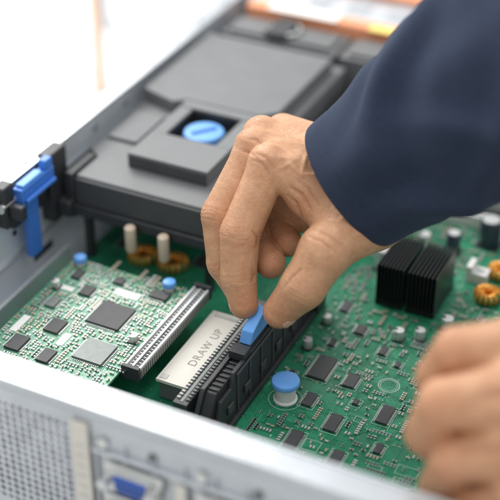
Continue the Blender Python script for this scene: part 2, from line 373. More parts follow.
for q in [(-3.2,-11.3,1.8,.7),(-5.9,-20.6,1.9,.7),(-4.5,-14.4,.5,1.6),(-7.6,-16.8,.5,1.7),(-4.3,-17.0,.5,1.2),(-7.0,-12.4,1.0,.45)]:
    if occ2.free(*q): rectocc(occ2,*q); m.box(q[0]-q[2]/2,q[0]+q[2]/2,q[1]-q[3]/2,q[1]+q[3]/2,zc+.035,zc+.05,LABEL)
card=top(m.make('expansion_card',(-4,-17,zc-.16),smooth=False),'pale green expansion card with two square chips beside a grey connector','circuit board')
for i,h in enumerate(hero2): chip(h[0],h[1],h[2],h[3],zc+.02,card,.16,h[4],CHIPG if i in(1,3) else CHIP)
for (x,y) in [(-7.7,-12.6),(-7.9,-19.6),(-.4,-15.3)]: can(x,y,.28,.55,card,'capacitor',zc)
scatter(card,occ2,zc+.034,-8.2,.1,-22.5,-9.4,95,560,rng2,1.1)
for (x,y) in [(-7.6,-9.8),(-1.0,-9.7)]:
    m=MB(); m.cyl(x,y,[(.3,zc+.03),(.3,zc+.35)],WHT,20); m.cyl(x,y,[(.42,zc+.36),(.46,zc+.5),(.40,zc+.72),(.2,zc+.8)],BLUEP,24)
    child(m.make('mounting_knob',(x,y,zc)),card,'small blue mounting knob at the card corner')
for (x,y) in [(-7.8,-9.8),(-.6,-9.6),(-7.8,-24),(-.6,-24)]:
    m=MB(); m.cyl(x,y,[(.25,.05),(.25,zc-.17)],PIN,12); child(m.make('standoff',(x,y,0)),card)
m=MB(); m.box(.35,1.45,-17.7,-8.9,zc-.5,zc+.12,GREYP); m.box(.35,.5,-17.7,-8.9,zc+.122,zc+.28,STEEL); m.box(1.3,1.45,-17.7,-8.9,zc+.122,zc+.28,STEEL); m.box(.82,.98,-17.6,-9,zc+.122,zc+.3,STEELP)
for i in range(60): y=-17.5+i*.143; m.box(.6,.8,y-.03,y+.03,zc+.122,zc+.2,PIN if i%2 else GREYC); m.box(1.0,1.2,y-.03,y+.03,zc+.122,zc+.2,PIN if i%2 else GREYC)
for y in (-17.98,-8.88): m.box(.3,1.5,y,y+.26,zc-.5,zc+.42,BLK)
for i in range(34): y=-17.6+i*.26; m.box(1.452,1.49,y,y+.1,zc-.45,zc+.1,CHIPG)
child(m.make('card_connector',(.9,-13.5,zc),.03),card,'long pale ribbed connector with black ends')

m=MB(); m.box(2.0,4.2,-16.9,-9.4,1.5,1.7,BEIGE)
for i in range(9): m.box(2.1+i*.23,2.12+i*.23,-16.8,-9.5,1.701,1.706,LABEL)
m.box(2.15,2.6,-16.7,-16.3,1.701,1.73,GREYP); m.box(2.3,3.9,-9.9,-9.6,1.701,1.75,GREYP)
strip=top(m.make('ribbon_cable',(3,-13,1.5),.03),'flat beige ribbon with printed lettering between connector and black riser','cable')
m=MB(); m.box(2.1,3.9,-16.6,-9.6,0.08,1.48,GREYC); child(m.make('ribbon_base',(3,-13,0)),strip)
def text(s,size,loc,rot,mat,name='printed_text'):
    cu=bpy.data.curves.new(name,'FONT'); cu.body=s; cu.size=size; cu.align_x='CENTER'; cu.align_y='CENTER'; cu.space_character=1.15
    to=bpy.data.objects.new('tmp',cu); col.objects.link(to); bpy.context.view_layer.update()
    me=bpy.data.meshes.new_from_object(to.evaluated_get(bpy.context.evaluated_depsgraph_get())); bpy.data.objects.remove(to)
    me.materials.clear(); me.materials.append(mat); o=bpy.data.objects.new(name,me); col.objects.link(o); o.location=loc; o.rotation_euler=rot; return o
child(text('DRAW UP',.78,(3.35,-13.0,1.712),(0,0,math.radians(90)),TXT),strip)

m=MB(); m.box(4.45,5.35,-19.2,-8.2,.08,2.6,BLK); m.box(4.8,5.0,-19.0,-8.6,2.61,2.63,CHIPG)
for i in range(35): y=-18.8+i*.29; m.box(4.5,4.72,y,y+.15,2.605,2.70,GREYP); m.box(5.08,5.3,y,y+.15,2.605,2.70,GREYC)
top(m.make('memory_socket',(4.9,-14,0),.02),'long black slotted socket standing on the green board','socket')
rs=empty('riser_bracket',(6.5,-13,0),'black plastic riser bracket with a blue release latch','bracket')
m=MB(); 
def yz(x0,x1,prof,mt):
    n=len(prof); P=[(x0,y,z) for y,z in prof]+[(x1,y,z) for y,z in prof]
    m.add(P,[tuple(range(n)),tuple(reversed(range(n,2*n)))]+[((i+1)%n,i,n+i,n+(i+1)%n) for i in range(n)],mt)
yz(5.85,6.12,[(-19.3,.08),(-19.3,2.2),(-18.4,3.5),(-5,3.5),(-5,.08)],BLK)
yz(6.14,6.8,[(-19.2,.08),(-19.2,2.0),(-18.3,3.3),(-5.2,3.3),(-5.2,.08)],BLK2)
yz(6.82,7.05,[(-19.3,.08),(-19.3,1.6),(-18.6,1.6),(-18.2,2.7),(-16.9,2.7),(-16.5,3.6),(-5,3.6),(-5,.08)],BLK)
for i in range(30): y=-18.1+i*.43; m.box(6.2,6.76,y,y+.14,3.302,3.42,BLK)
for i in range(7): y=-16.2+i*1.6; m.box(7.052,7.13,y,y+.2,.5,3.2,BLKF)
m.box(7.052,7.16,-16.3,-5.1,3.2,3.4,BLKF); m.box(7.052,7.3,-19,-5.1,.09,.5,BLK)
for i in range(5): y=-17.5+i*2.2; m.box(7.052,7.2,y,y+.7,1.2,1.8,BLKF)
m.box(5.6,7.35,-4.98,-3.6,.08,4.0,BLK); m.box(5.9,7.0,-6.6,-5.3,3.52,4.3,BLK)
m.box(6.0,7.05,-15.2,-14.3,3.45,4.0,BLK); m.box(6.0,7.05,-11.7,-11.0,3.62,4.1,BLK); m.box(6.15,6.9,-14.28,-11.72,3.45,3.9,BLK)
child(m.make('bracket_body',(6.5,-13,0),.04),rs)
m=MB()
P=[(6.2,-14.2,3.92),(6.95,-14.2,3.92),(6.95,-11.8,3.92),(6.2,-11.8,3.92),(6.28,-14.0,4.8),(7.05,-14.0,4.8),(7.05,-12.2,5.5),(6.38,-12.2,5.5)]
m.add(P,[(3,2,1,0),(4,5,6,7),(0,1,5,4),(1,2,6,5),(2,3,7,6),(3,0,4,7)],BLUEP)
child(m.make('release_latch',(6.65,-13.1,4),.07,seg=3),rs,'pale blue release latch pinched between the fingers')

# ------------------------------------------------------------------ air shroud
sh=empty('air_shroud',(-5,5,0),'charcoal plastic air shroud with stepped top and blue knob','air shroud')
m=MB()
m.prism([(-9.9,-6.2),(.2,-6.2),(.2,16.4),(-11.2,16.4),(-11.2,-2.5),(-9.9,-3.4)],4.3,6.9,BLKM)
m.prism([(-11.2,5.2),(-8.2,4.2),(-7.4,4.9),(-1.6,4.9),(-.6,6),(-.6,15.6),(-11.2,15.6)],6.92,7.9,BLKM)
m.box(-10.6,-8.2,-1.0,3.2,6.92,7.15,BLKM)
child(m.make('shroud_cover',(-5,5,4),.25,seg=4),sh)
# raised solid block with a square well for the knob
m=MB()
m.box(-7.3,-1.3,-3.7,-.3,6.92,7.95,BLKM); m.box(-7.3,-6.3,-.28,3.7,6.92,7.95,BLKM); m.box(-2.4,-1.3,-.28,3.7,6.92,7.95,BLKM); m.box(-7.3,-1.3,3.72,4.6,6.92,8.0,BLKM)
m.box(-7.2,-1.4,-3.78,-3.71,6.95,7.75,BLKF)  # thin dark plate, front face shade put into its colour
m.box(-6.28,-2.42,-.28,3.7,6.915,6.94,BLK2)  # near-black floor sheet paints the shade inside the shallow well
m.box(-6.3,-6.22,-.2,3.6,6.95,7.9,BLK2); m.box(-6.2,-2.5,3.6,3.7,6.95,7.9,BLK2); m.box(-2.5,-2.42,-.2,3.6,6.95,7.9,BLK2)  # dark liners continue the painted shade up the well walls
child(m.make('knob_surround',(-4.3,0,7),.06,seg=2),sh)
m=MB(); m.cyl(-4.4,1.75,[(1.5,6.95),(1.5,7.15),(1.42,7.25),(1.42,7.5),(1.34,7.58),(1.05,7.6)],BLUEP,40); m.cb(-4.4,1.75,1.9,.3,7.61,7.72,BLUE,.9)
child(m.make('knob',(-4.4,1.75,7),.05),sh,'round blue turn knob')
m=MB(); m.box(-10.0,.3,-6.7,-6.22,4.0,4.8,BLK); m.box(-9.9,.22,-6.45,-6.22,4.82,6.75,BLKF); m.box(-10.6,-9.92,-6.6,-3.5,3.7,7.1,BLK)  # tall thin plate darkens the cover's front face as painted shade
child(m.make('front_lip',(-5,-6.4,4),.1,seg=3),sh)
for x,y in ((-9.6,-5.5),(-.3,-5.5),(-9.6,13.5),(-.3,13.5)):
    m=MB(); m.box(x-.25,x+.25,y-.25,y+.25,.08,4.28,BLK); child(m.make('leg',(x,y,0)),sh)
for x in (-5.3,-2.8):
    m=MB(); m.cyl(x,-7.15,[(.30,2.7),(.38,2.85),(.38,4.55),(.3,4.65)],BRASS,20); m.box(x-.2,x+.2,-7.0,-6.6,4.1,4.5,BLK); child(m.make('guide_pin',(x,-7.15,3)),sh,'thick beige guide pin below the shroud edge')

lt=empty('side_latch',(-11.3,-9,4),'black bracket with a blue lever clipped on the side wall','latch')
m=MB(); m.box(-11.9,-11.0,-12.6,-11.5,5.9,8.9,BLK); m.box(-11.9,-10.9,-7.6,-5.6,3.6,8.7,BLK); m.box(-11.9,-11.3,-11.48,-7.62,5.2,6.2,BLK); m.box(-11.0,-10.0,-12.3,-11.7,6.6,7.6,BLK); m.box(-10.88,-9.9,-7.2,-5.8,4,5.2,BLK); m.box(-12.4,-11.92,-12.4,-11.7,8.52,8.95,BLK)
m.ycyl(-11.2,7.6,-12.9,-5.4,.22,PIN)
child(m.make('latch_bracket',(-11.4,-9,6),.12,seg=3),lt)
m=MB(); m.box(-11.25,-10.5,-11.4,-7.7,7.1,8.3,BLUE); m.box(-11.3,-10.75,-10.6,-9.4,2.6,7.08,BLUE); m.box(-10.48,-10.2,-11.2,-7.9,7.3,7.6,BLUE); m.box(-11.1,-10.5,-8.6,-7.8,8.32,9.0,BLUE)
m.box(-11.2,-10.55,-11.1,-8.9,8.32,8.5,BLUEP)
child(m.make('lever',(-11,-9.5,7),.14,seg=3),lt,'blue plastic lever')

# ------------------------------------------------------------------ fan row and drive cage
for i in range(4):
    x0=-11+i*10.3; x1=x0+9.9
    m=MB(); m.box(x0,x1,17,20.6,.0,7.4,BLKM); m.box(x0+.6,x1-.6,17.5,20.1,7.42,7.7,BLKM); m.box(x0+3.8,x0+5.6,17.2,20.3,7.72,8.1,BLK)
    m.torus((x0+x1)/2,18.8,7.9,1.2,.14,PIN,28,8)
    top(m.make('fan_module',((x0+x1)/2,18.8,0),.12),'black cooling fan module with a ring grip in the chassis','fan','row of black cooling fan modules')
dc=empty('drive_cage',(9.5,27,0),'silver drive cage with a salmon bar and white label','drive cage')
m=MB(); m.box(-11.5,30.5,22.8,32.8,-.5,7.9,STEEL)
for i in range(12): m.box(-10+i*3.4,-8.2+i*3.4,24,31,7.92,8.0,STEELP)
child(m.make('cage_body',(9.5,27,0),.08),dc)
m=MB(); m.box(-10.6,30,21.0,22.4,6.4,8.3,SALM); child(m.make('cross_bar',(9.5,21.7,7),.15),dc)
m=MB(); m.box(-8.6,-2.6,20.8,22.3,8.33,8.36,LABEL); child(m.make('paper_label',(-6,21.7,8.3)),dc)
m=MB(); m.box(.2,2.4,20.6,21.6,8.33,8.36,YEL); child(m.make('warning_label',(1.6,21.0,8.3)),dc)
m=MB(); m.box(-9,6,27.2,28.6,8.02,8.5,SALM); child(m.make('handle_strip',(0,28,8),.15),dc)
m=MB(); m.prism([(.9,4.6),(7.6,6.5),(7.6,16.4),(.9,16.4)],.08,5.6,BLKM); m.box(1.6,7,12,15.8,5.62,6.2,BLK)
top(m.make('air_duct',(4,12,0),.2,seg=3),'low charcoal plastic air duct behind the motherboard','air duct')
for (x,y,r,mt,lab) in [(-23.9,19.0,.36,ORNG,'slim pale orange post standing on the white table'),(-27.5,22,.28,PALE,'slim grey post standing on the white table'),(-31,31,.7,PALE,'slim grey post standing on the white table')]:
    m=MB(); m.cyl(x,y,[(r*1.5,-1.6),(r*1.4,-1.3),(r,-1.1),(r,34),(r*.8,34.6)],mt,24); top(m.make('stand_post',(x,y,-1.6)),lab,'post')

# ------------------------------------------------------------------ skin + SDF hands
def skin_mat():
    m,nt,b=nmat('skin'); N=nt.nodes;L=nt.links
    tc=N.new('ShaderNodeTexCoord'); at=N.new('ShaderNodeAttribute'); at.attribute_name='flush'
    n1=N.new('ShaderNodeTexNoise'); n1.inputs['Scale'].default_value=.9; n1.inputs['Detail'].default_value=8; n1.inputs['Roughness'].default_value=.7; L.new(tc.outputs['Object'],n1.inputs['Vector'])
    cr_=N.new('ShaderNodeMapRange'); cr_.inputs['From Min'].default_value=.3; cr_.inputs['From Max'].default_value=.7; L.new(n1.outputs['Fac'],cr_.inputs['Value'])
    mx=N.new('ShaderNodeMix'); mx.data_type='RGBA'; mx.inputs[6].default_value=(.50,.245,.125,1); mx.inputs[7].default_value=(.68,.385,.22,1); L.new(cr_.outputs[0],mx.inputs[0])
    m2=N.new('ShaderNodeMix'); m2.data_type='RGBA'; L.new(at.outputs['Fac'],m2.inputs[0]); L.new(mx.outputs[2],m2.inputs[6]); m2.inputs[7].default_value=(.54,.205,.10,1)
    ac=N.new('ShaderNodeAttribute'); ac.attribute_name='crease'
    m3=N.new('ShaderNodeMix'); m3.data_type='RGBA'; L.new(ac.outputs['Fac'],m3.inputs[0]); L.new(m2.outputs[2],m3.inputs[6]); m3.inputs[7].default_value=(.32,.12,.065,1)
    L.new(m3.outputs[2],b.inputs['Base Color'])
    b.inputs['Roughness'].default_value=.44; b.inputs['Subsurface Weight'].default_value=.15; b.inputs['Subsurface Radius'].default_value=(.4,.14,.06); b.inputs['Subsurface Scale'].default_value=.35
    v=N.new('ShaderNodeTexVoronoi'); v.feature='DISTANCE_TO_EDGE'; v.inputs['Scale'].default_value=8
    mp=N.new('ShaderNodeMapping'); mp.inputs['Rotation'].default_value=(.5,.4,.6); mp.inputs['Scale'].default_value=(1,1.7,1); L.new(tc.outputs['Object'],mp.inputs['Vector'])
    nd=N.new('ShaderNodeTexNoise'); nd.inputs['Scale'].default_value=3; L.new(mp.outputs[0],nd.inputs['Vector'])
    va=N.new('ShaderNodeVectorMath'); va.operation='MULTIPLY_ADD'; va.inputs[1].default_value=(.35,.35,.35); L.new(nd.outputs['Color'],va.inputs[0]); L.new(mp.outputs[0],va.inputs[2])
    L.new(va.outputs[0],v.inputs['Vector'])
    mr=N.new('ShaderNodeMapRange'); mr.inputs['From Max'].default_value=.12; L.new(v.outputs['Distance'],mr.inputs['Value'])
    bp=N.new('ShaderNodeBump'); bp.inputs['Strength'].default_value=.55; bp.inputs['Distance'].default_value=.03; L.new(mr.outputs[0],bp.inputs['Height'])
    n3=N.new('ShaderNodeTexNoise'); n3.inputs['Scale'].default_value=2.2; n3.inputs['Detail'].default_value=5; L.new(tc.outputs['Object'],n3.inputs['Vector'])
    b2=N.new('ShaderNodeBump'); b2.inputs['Strength'].default_value=.5; b2.inputs['Distance'].default_value=.13; L.new(n3.outputs['Fac'],b2.inputs['Height']); L.new(bp.outputs[0],b2.inputs['Normal'])
    L.new(b2.outputs[0],b.inputs['Normal'])
    return m
SKIN=skin_mat()
NAIL=pm('fingernail',(.66,.37,.27),.26,0,.08,2,0,1,.5)
def smin(a,b,k):
    h=np.clip(.5+.5*(b-a)/k,0,1); return b*(1-h)+a*h-k*h*(1-h)
class Field:
    def __init__(s,lo,hi,h):
        s.lo=np.array(lo,float); s.h=h; s.n=[int((hi[i]-lo[i])/h)+1 for i in range(3)]
        s.F=np.full(s.n,9.,np.float32)
    def block(s,pts,rad):
        P=np.array(pts); a=P.min(0)-rad; b=P.max(0)+rad
        i0=[max(0,int((a[i]-s.lo[i])/s.h)) for i in range(3)]; i1=[min(s.n[i],int((b[i]-s.lo[i])/s.h)+2) for i in range(3)]
        ax=[(s.lo[i]+s.h*np.arange(i0[i],i1[i])).astype(np.float32) for i in range(3)]
        return tuple(slice(i0[i],i1[i]) for i in range(3)),np.meshgrid(*ax,indexing='ij')
def cone(G,a,b,ra,rb):
    X,Y,Z=G; d=[b[i]-a[i] for i in range(3)]; L2=sum(q*q for q in d)+1e-9
    t=np.clip(((X-a[0])*d[0]+(Y-a[1])*d[1]+(Z-a[2])*d[2])/L2,0,1)
    return np.sqrt((X-a[0]-t*d[0])**2+(Y-a[1]-t*d[1])**2+(Z-a[2]-t*d[2])**2)-(ra+t*(rb-ra))
def add_chain(Fd,pts,rad,kin,kout,creases=()):
    sl,G=Fd.block(pts,max(rad)+1.2); d=None
    for i in range(len(pts)-1):
        c=cone(G,pts[i],pts[i+1],rad[i],rad[i+1]); d=c if d is None else smin(d,c,kin)
    for (J,u,amp,sp,n,wid) in creases:
        dist2=(G[0]-J[0])**2+(G[1]-J[1])**2+(G[2]-J[2])**2; w=np.exp(-dist2/(1.35**2))
        sc=(G[0]-J[0])*u[0]+(G[1]-J[1])*u[1]+(G[2]-J[2])*u[2]; g=0
        wob=.05*np.sin(G[0]*5+G[1]*3)+.04*np.sin(G[2]*7-G[1]*4)
        for q in range(n): g=g+np.exp(-((sc+wob-(q-(n-1)/2)*sp)/wid)**2)
        d=d+amp*w*g
    Fd.F[sl]=smin(Fd.F[sl],d,kout)
def nets(Fd):
    F=Fd.F; s=F<0; nx,ny,nz=F.shape
    C=[(a,b,c) for a in(0,1) for b in(0,1) for c in(0,1)]
    cnt=sum(s[a:nx-1+a,b:ny-1+b,c:nz-1+c].astype(np.int8) for a,b,c in C)
    cell=np.argwhere((cnt>0)&(cnt<8)); idx=np.full((nx-1,ny-1,nz-1),-1,np.int64); idx[tuple(cell.T)]=np.arange(len(cell))
    acc=np.zeros((len(cell),3)); num=np.zeros(len(cell))
    for a in C:
        for ax in range(3):
            if a[ax]==1: continue
            b=list(a); b[ax]=1
            fa=F[tuple((cell+a).T)]; fb=F[tuple((cell+np.array(b)).T)]; mk=(fa<0)!=(fb<0)
            t=np.where(mk,fa/np.where(mk,fa-fb,1),0); p=np.tile(np.array(a,float),(len(cell),1)); p[:,ax]=t
            acc+=p*mk[:,None]; num+=mk
    V=(cell+acc/num[:,None])*Fd.h+Fd.lo
    Q=[]
    for ax in range(3):
        sl0=[slice(1,-1)]*3; sl0[ax]=slice(0,-1); sl1=list(sl0); sl1[ax]=slice(1,None)
        A=s[tuple(sl0)];B=s[tuple(sl1)]; e=np.argwhere(A!=B); off=np.array([1,1,1]); off[ax]=0; ee=e+off
        ok=np.all(ee<np.array([nx-1,ny-1,nz-1]),axis=1); e=e[ok]; ee=ee[ok]
        o1,o2=[i for i in range(3) if i!=ax]
        def g(d1,d2):
            c=ee.copy(); c[:,o1]-=d1; c[:,o2]-=d2; return idx[tuple(c.T)]
        q=np.stack([g(1,1),g(0,1),g(0,0),g(1,0)],1); fl=A[tuple(e.T)]
        if ax==1: fl=~fl
        q[~fl]=q[~fl][:,::-1]; Q.append(q)
    Q=np.concatenate(Q); Q=Q[(Q>=0).all(1)]
    return V,Q
th=math.radians(26);ph=math.radians(34.2)
R_=Vector((math.cos(th),math.sin(th),0));F_=Vector((-math.sin(th)*math.cos(ph),math.cos(th)*math.cos(ph),-math.sin(ph)));U_=R_.cross(F_)
CAM=-92*F_
ROT=Matrix((R_,U_,-F_)).transposed()
def hand_obj(name,Fd,origin,flush,relief=(),damp=1.):
    V,Q=nets(Fd)
    fn=np.cross(V[Q[:,2]]-V[Q[:,0]],V[Q[:,3]]-V[Q[:,1]]); Nn=np.zeros_like(V)
    for k in range(4): np.add.at(Nn,Q[:,k],fn)
    Nn/=np.linalg.norm(Nn,axis=1)[:,None]+1e-9
    disp=np.zeros(len(V)); crs=np.zeros(len(V))
    for (pts,wd,amp,zmin) in relief:
        P=np.array(pts,float); best=np.full(len(V),9.); tt=np.zeros(len(V)); nS=len(P)-1
        for i in range(nS):
            a=P[i];d=P[i+1]-a; t=np.clip(((V[:,:2]-a)@d)/(d@d),0,1); q=np.linalg.norm(V[:,:2]-a-t[:,None]*d,axis=1)
            mk=q<best; best=np.where(mk,q,best); tt=np.where(mk,(i+t)/nS,tt)
        fac=np.exp(-(best/wd)**2)*np.clip((V[:,2]-zmin)/.6,0,1)*np.clip(Nn[:,2]*2.5,0,1)*np.sin(np.pi*np.clip(tt*.9+.05,0,1))**.5
        disp+=amp*fac*damp
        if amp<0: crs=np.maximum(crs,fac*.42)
    V=V+Nn*disp[:,None]
    me=bpy.data.meshes.new(name); me.from_pydata(V.tolist(),[],Q.tolist()); me.materials.append(SKIN)
    me.polygons.foreach_set('use_smooth',[True]*len(me.polygons))
    w=np.zeros(len(V))
    for (p,r,a) in flush: w=np.maximum(w,a*np.exp(-((V-np.array(p))**2).sum(1)/r**2))
    at=me.attributes.new('flush','FLOAT','POINT'); at.data.foreach_set('value',w.astype(np.float32))
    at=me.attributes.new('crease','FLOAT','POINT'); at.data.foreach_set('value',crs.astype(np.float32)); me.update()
    o=bpy.data.objects.new(name,me); col.objects.link(o); o.matrix_world=Matrix.Translation(origin)@ROT.to_4x4()
    s=o.modifiers.new('relax','SMOOTH'); s.factor=.45; s.iterations=2
    return o
def unit(a,b):
    v=np.array(b,float)-np.array(a,float); return v/np.linalg.norm(v)
def flip(p): return (p[0],p[1],-p[2])
IDX=[flip(p) for p in [(1.1,4.9,.5),(-.58,1.0,.5),(-.68,-1.6,1.0),(-.36,-3.22,1.15)]]
MID=[flip(p) for p in [(.3,6.0,2.4),(-1.8,2.09,2.1),(-1.6,-.8,2.7),(-.75,-2.3,2.8)]]
RNG=[flip(p) for p in [(.8,6.9,4.1),(-.5,2.66,4.3),(.35,.1,3.5),(1.25,-.8,2.3)]]
PNK=[flip(p) for p in [(2.05,7.3,5.4),(1.3,3.5,5.2),(1.85,1.5,4.2),(2.3,.45,3.1)]]
THB=[flip(p) for p in [(6.6,1.9,.0),(4.3,-.05,-1.3),(3.05,-2.1,-1.0),(1.72,-3.60,0.0)]]
W1=flip((5.3,5.7,2.4)); W2=flip((7.3,1.9,.3)); AL=(.694,.477,.539)
def ext(p,k): return tuple(p[i]+AL[i]*k for i in range(3))
def lerp(a,b,t): return tuple(a[i]+(b[i]-a[i])*t for i in range(3))
def cr(ch,i,amp=.05,sp=.16,n=3,wid=.05):
    return (ch[i],tuple(unit(ch[i-1],ch[i])*.5+unit(ch[i],ch[i+1])*.5),amp,sp,n,wid)
Fd=Field((-4,-5.6,-9.2),(13,9.6,6.5),.065)
for ch_,t,rb in ((IDX,.12,1.7),(MID,.4,1.65),(RNG,.7,1.6),(PNK,1.0,1.45)):
    base=lerp(W2,W1,t); add_chain(Fd,[base,ch_[0]],[rb,1.2],.3,.75)
add_chain(Fd,[W2,ext(W2,6)],[1.9,2.2],.3,.9); add_chain(Fd,[W1,ext(W1,6)],[1.75,2.1],.3,.9); add_chain(Fd,[lerp(W1,W2,.5),ext(lerp(W1,W2,.5),6)],[2.0,2.3],.3,.9)
add_chain(Fd,[(5.6,3.4,-2.8),(2.6,4.5,-3.6)],[1.9,1.5],.3,.8)
add_chain(Fd,[(5.4,2.4,-3.2),(2.9,2.5,-4.0)],[1.7,1.4],.3,.7)
add_chain(Fd,[(2.9,3.2,-4.4),(.9,4.0,-3.6)],[1.4,1.2],.3,.6)
add_chain(Fd,[THB[0],(3.3,3.2,-.7)],[1.5,.95],.3,.9)
add_chain(Fd,[lerp(THB[0],THB[1],.45),(3.4,2.8,-.9)],[1.2,.8],.3,1.0)
fing=[(PNK,[1.15,1.05,.98,.88]),(RNG,[1.15,1.12,1.05,.93]),(MID,[1.18,1.12,1.0,.84]),(IDX,[1.18,1.18,1.06,.86])]
for chn,rad in fing:
    add_chain(Fd,chn,rad,.18,.10,[cr(chn,1,.07,.2,4),cr(chn,2,.06,.16,3)])
add_chain(Fd,[THB[0],THB[1]],[1.85,1.5],.3,.8)
add_chain(Fd,THB[1:],[1.5,1.3,.98],.35,.35,[cr(THB[1:],1,.065,.22,4,.055)])
for chn in (IDX,MID,RNG):
    p=(chn[0][0]-.12,chn[0][1]+.18,chn[0][2]+.15); add_chain(Fd,[p,lerp(p,chn[1],.12)],[1.12,.95],.2,.35)
fl=[]
for chn,rad in fing: fl+=[(chn[0],1.1,.45),(chn[1],1.2,.6),(chn[2],.9,.4),(chn[3],1.2,.8)]
fl+=[(THB[2],1.2,.4),(THB[3],1.3,.75),((3.3,2.6,-.6),1.3,.4)]
REL=[
 ([(1.5,5.3),(2.8,5.2),(4.6,4.6)],.28,.13,-4),([(1.0,6.4),(2.6,6.2),(4.6,5.6)],.26,.12,-6),
 ([(1.7,4.7),(2.3,4.9),(3.0,4.3),(3.9,4.3),(5.0,3.6)],.14,.10,-4),([(3.0,4.35),(3.2,5.3),(4.0,5.7),(5.0,5.4)],.13,.09,-5),([(1.9,5.9),(2.5,5.5),(3.2,5.3)],.13,.08,-5),
 ([(4.0,4.2),(4.6,3.2),(5.6,2.8)],.14,.085,-4),([(4.3,1.7),(5.0,1.6),(6.0,2.2)],.15,.08,-3),
 ([(2.35,3.6),(3.0,3.2),(3.5,2.3)],.10,-.09,-3),([(2.7,4.1),(3.4,3.5),(4.0,2.6)],.09,-.06,-3),([(2.2,3.15),(2.7,2.7),(3.0,1.9)],.09,-.07,-3),
 ([(3.3,.75),(4.0,.5),(4.9,-.2)],.08,-.05,-2),([(3.6,1.2),(4.3,.9),(5.2,.3)],.08,-.045,-2),
 ([(.3,5.6),(.9,5.35),(1.4,4.7)],.08,-.055,-2.5),([(.15,5.2),(.7,5.0),(1.15,4.3)],.07,-.05,-2.5),
 ([(-.1,6.6),(.4,6.5),(.9,6.0)],.07,-.04,-5),([(-.5,5.9),(0,5.7),(.5,5.2)],.07,-.04,-5),
 ([(.15,1.1),(.45,.7),(.4,.2)],.08,-.06,-2),([(.1,-1.2),(.25,-1.5),(.1,-1.9)],.07,-.05,-2),([(1.9,-2.2),(2.3,-1.6),(2.9,-1.1)],.08,-.06,-2),
]
person=empty('person',(14,-8,0),'person in dark navy jacket pinching a blue latch','person')
O1=CAM+F_*76
h1=child(hand_obj('hand',Fd,O1,fl,REL,1.25),person,'bare hand pinching the blue latch between thumb and index finger')
def nail(chn,rad,n,par,w=.62,l=.95):
    a=np.array(chn[-2]);b=np.array(chn[-1]); ax=unit(a,b); n=np.array(n,float); n-=ax*n.dot(ax); n/=np.linalg.norm(n); bi=np.cross(ax,n)
    V=[];F=[];NU,NV=12,12
    for i in range(NU+1):
        s=-l*.75+l*i/NU; u_=i/NU; wf=math.sqrt(max(.02,1-max(0,(u_-.72)/.28)**2*.55))*math.sqrt(max(.05,1-max(0,(.25-u_)/.25)**2*.6))
        for j in range(NV+1):
            v=(j/NV-.5)*2*w/rad*wf
            r=rad+.02+.02*math.sin(math.pi*j/NV)
            if s>0: r=math.sqrt(max(.05,(rad+.02)**2-(s*.85)**2))
            if j in(0,NV) or i==0: r-=.07
            p=b+ax*s+(n*math.cos(v)+bi*math.sin(v))*r; V.append(tuple(p))
    for i in range(NU):
        for j in range(NV): k=i*(NV+1)+j; F.append((k,k+1,k+NV+2,k+NV+1))
    me=bpy.data.meshes.new('fingernail'); me.from_pydata(V,[],F); me.materials.append(NAIL); me.polygons.foreach_set('use_smooth',[True]*len(F))
    o=bpy.data.objects.new('fingernail',me); col.objects.link(o); o.parent=par
    so=o.modifiers.new('t','SOLIDIFY'); so.thickness=.03
    return o
nail(THB,1.0,(.75,-.5,.45),h1,.60,1.1)
nail(IDX,.86,(-.95,-.1,-.1),h1,.52,.95)
nail(MID,.84,(-.9,-.2,-.2),h1,.5,.9)
def P2(px,py,t): return ((px-250)*t/1308,(250-py)*t/1308,-(t-62))
LH=[([P2(520,346,59.8),P2(458,350,60.6),P2(436,377,62.3),P2(446,402,64.2)],[1.35,1.15,1.0,.85]),
    ([P2(506,396,58.8),P2(444,404,59.9),P2(427,434,61.8),P2(442,452,63.8)],[1.5,1.25,1.08,.9]),
    ([P2(512,448,59.0),P2(455,460,60.4),P2(440,486,62.2),P2(452,498,64.0)],[1.4,1.18,1.02,.85]),
    ([P2(520,496,59.6),P2(472,508,61.0),P2(460,526,62.6),P2(470,534,64.0)],[1.25,1.05,.92,.75])]
Fl=Field((7.0,-16.5,-7),(24,-1.5,6.5),.1)
WL=P2(640,410,56)
for chn,rad in LH: add_chain(Fl,[WL,chn[0]],[2.3,1.5],.3,.8)
add_chain(Fl,[P2(600,360,60.5),P2(535,330,62.0),P2(492,342,64.6)],[1.7,1.25,.95],.3,.35)
for chn,rad in LH: add_chain(Fl,chn,rad,.12,.14,[cr(chn,1,.09,.26,4,.08),cr(chn,2,.07,.22,3,.07)])
fl=[]
for chn,rad in LH: fl+=[(chn[0],1.3,.45),(chn[1],1.3,.75),(chn[2],1.2,.6)]
RL=[([(9.9,-6.6),(11,-6.3),(12.3,-5.9)],.22,-.14,-3),([(9.6,-9.0),(10.8,-8.8),(12.3,-8.5)],.22,-.14,-3),([(10.6,-5.3),(11.6,-5.1),(13,-4.9)],.3,.12,-3),([(10.0,-7.4),(11.4,-7.2),(13,-7.0)],.3,.12,-3)]
O2=CAM+F_*62
h2=child(hand_obj('hand',Fl,O2,fl,RL),person,'bare clenched hand resting above the chassis rail')

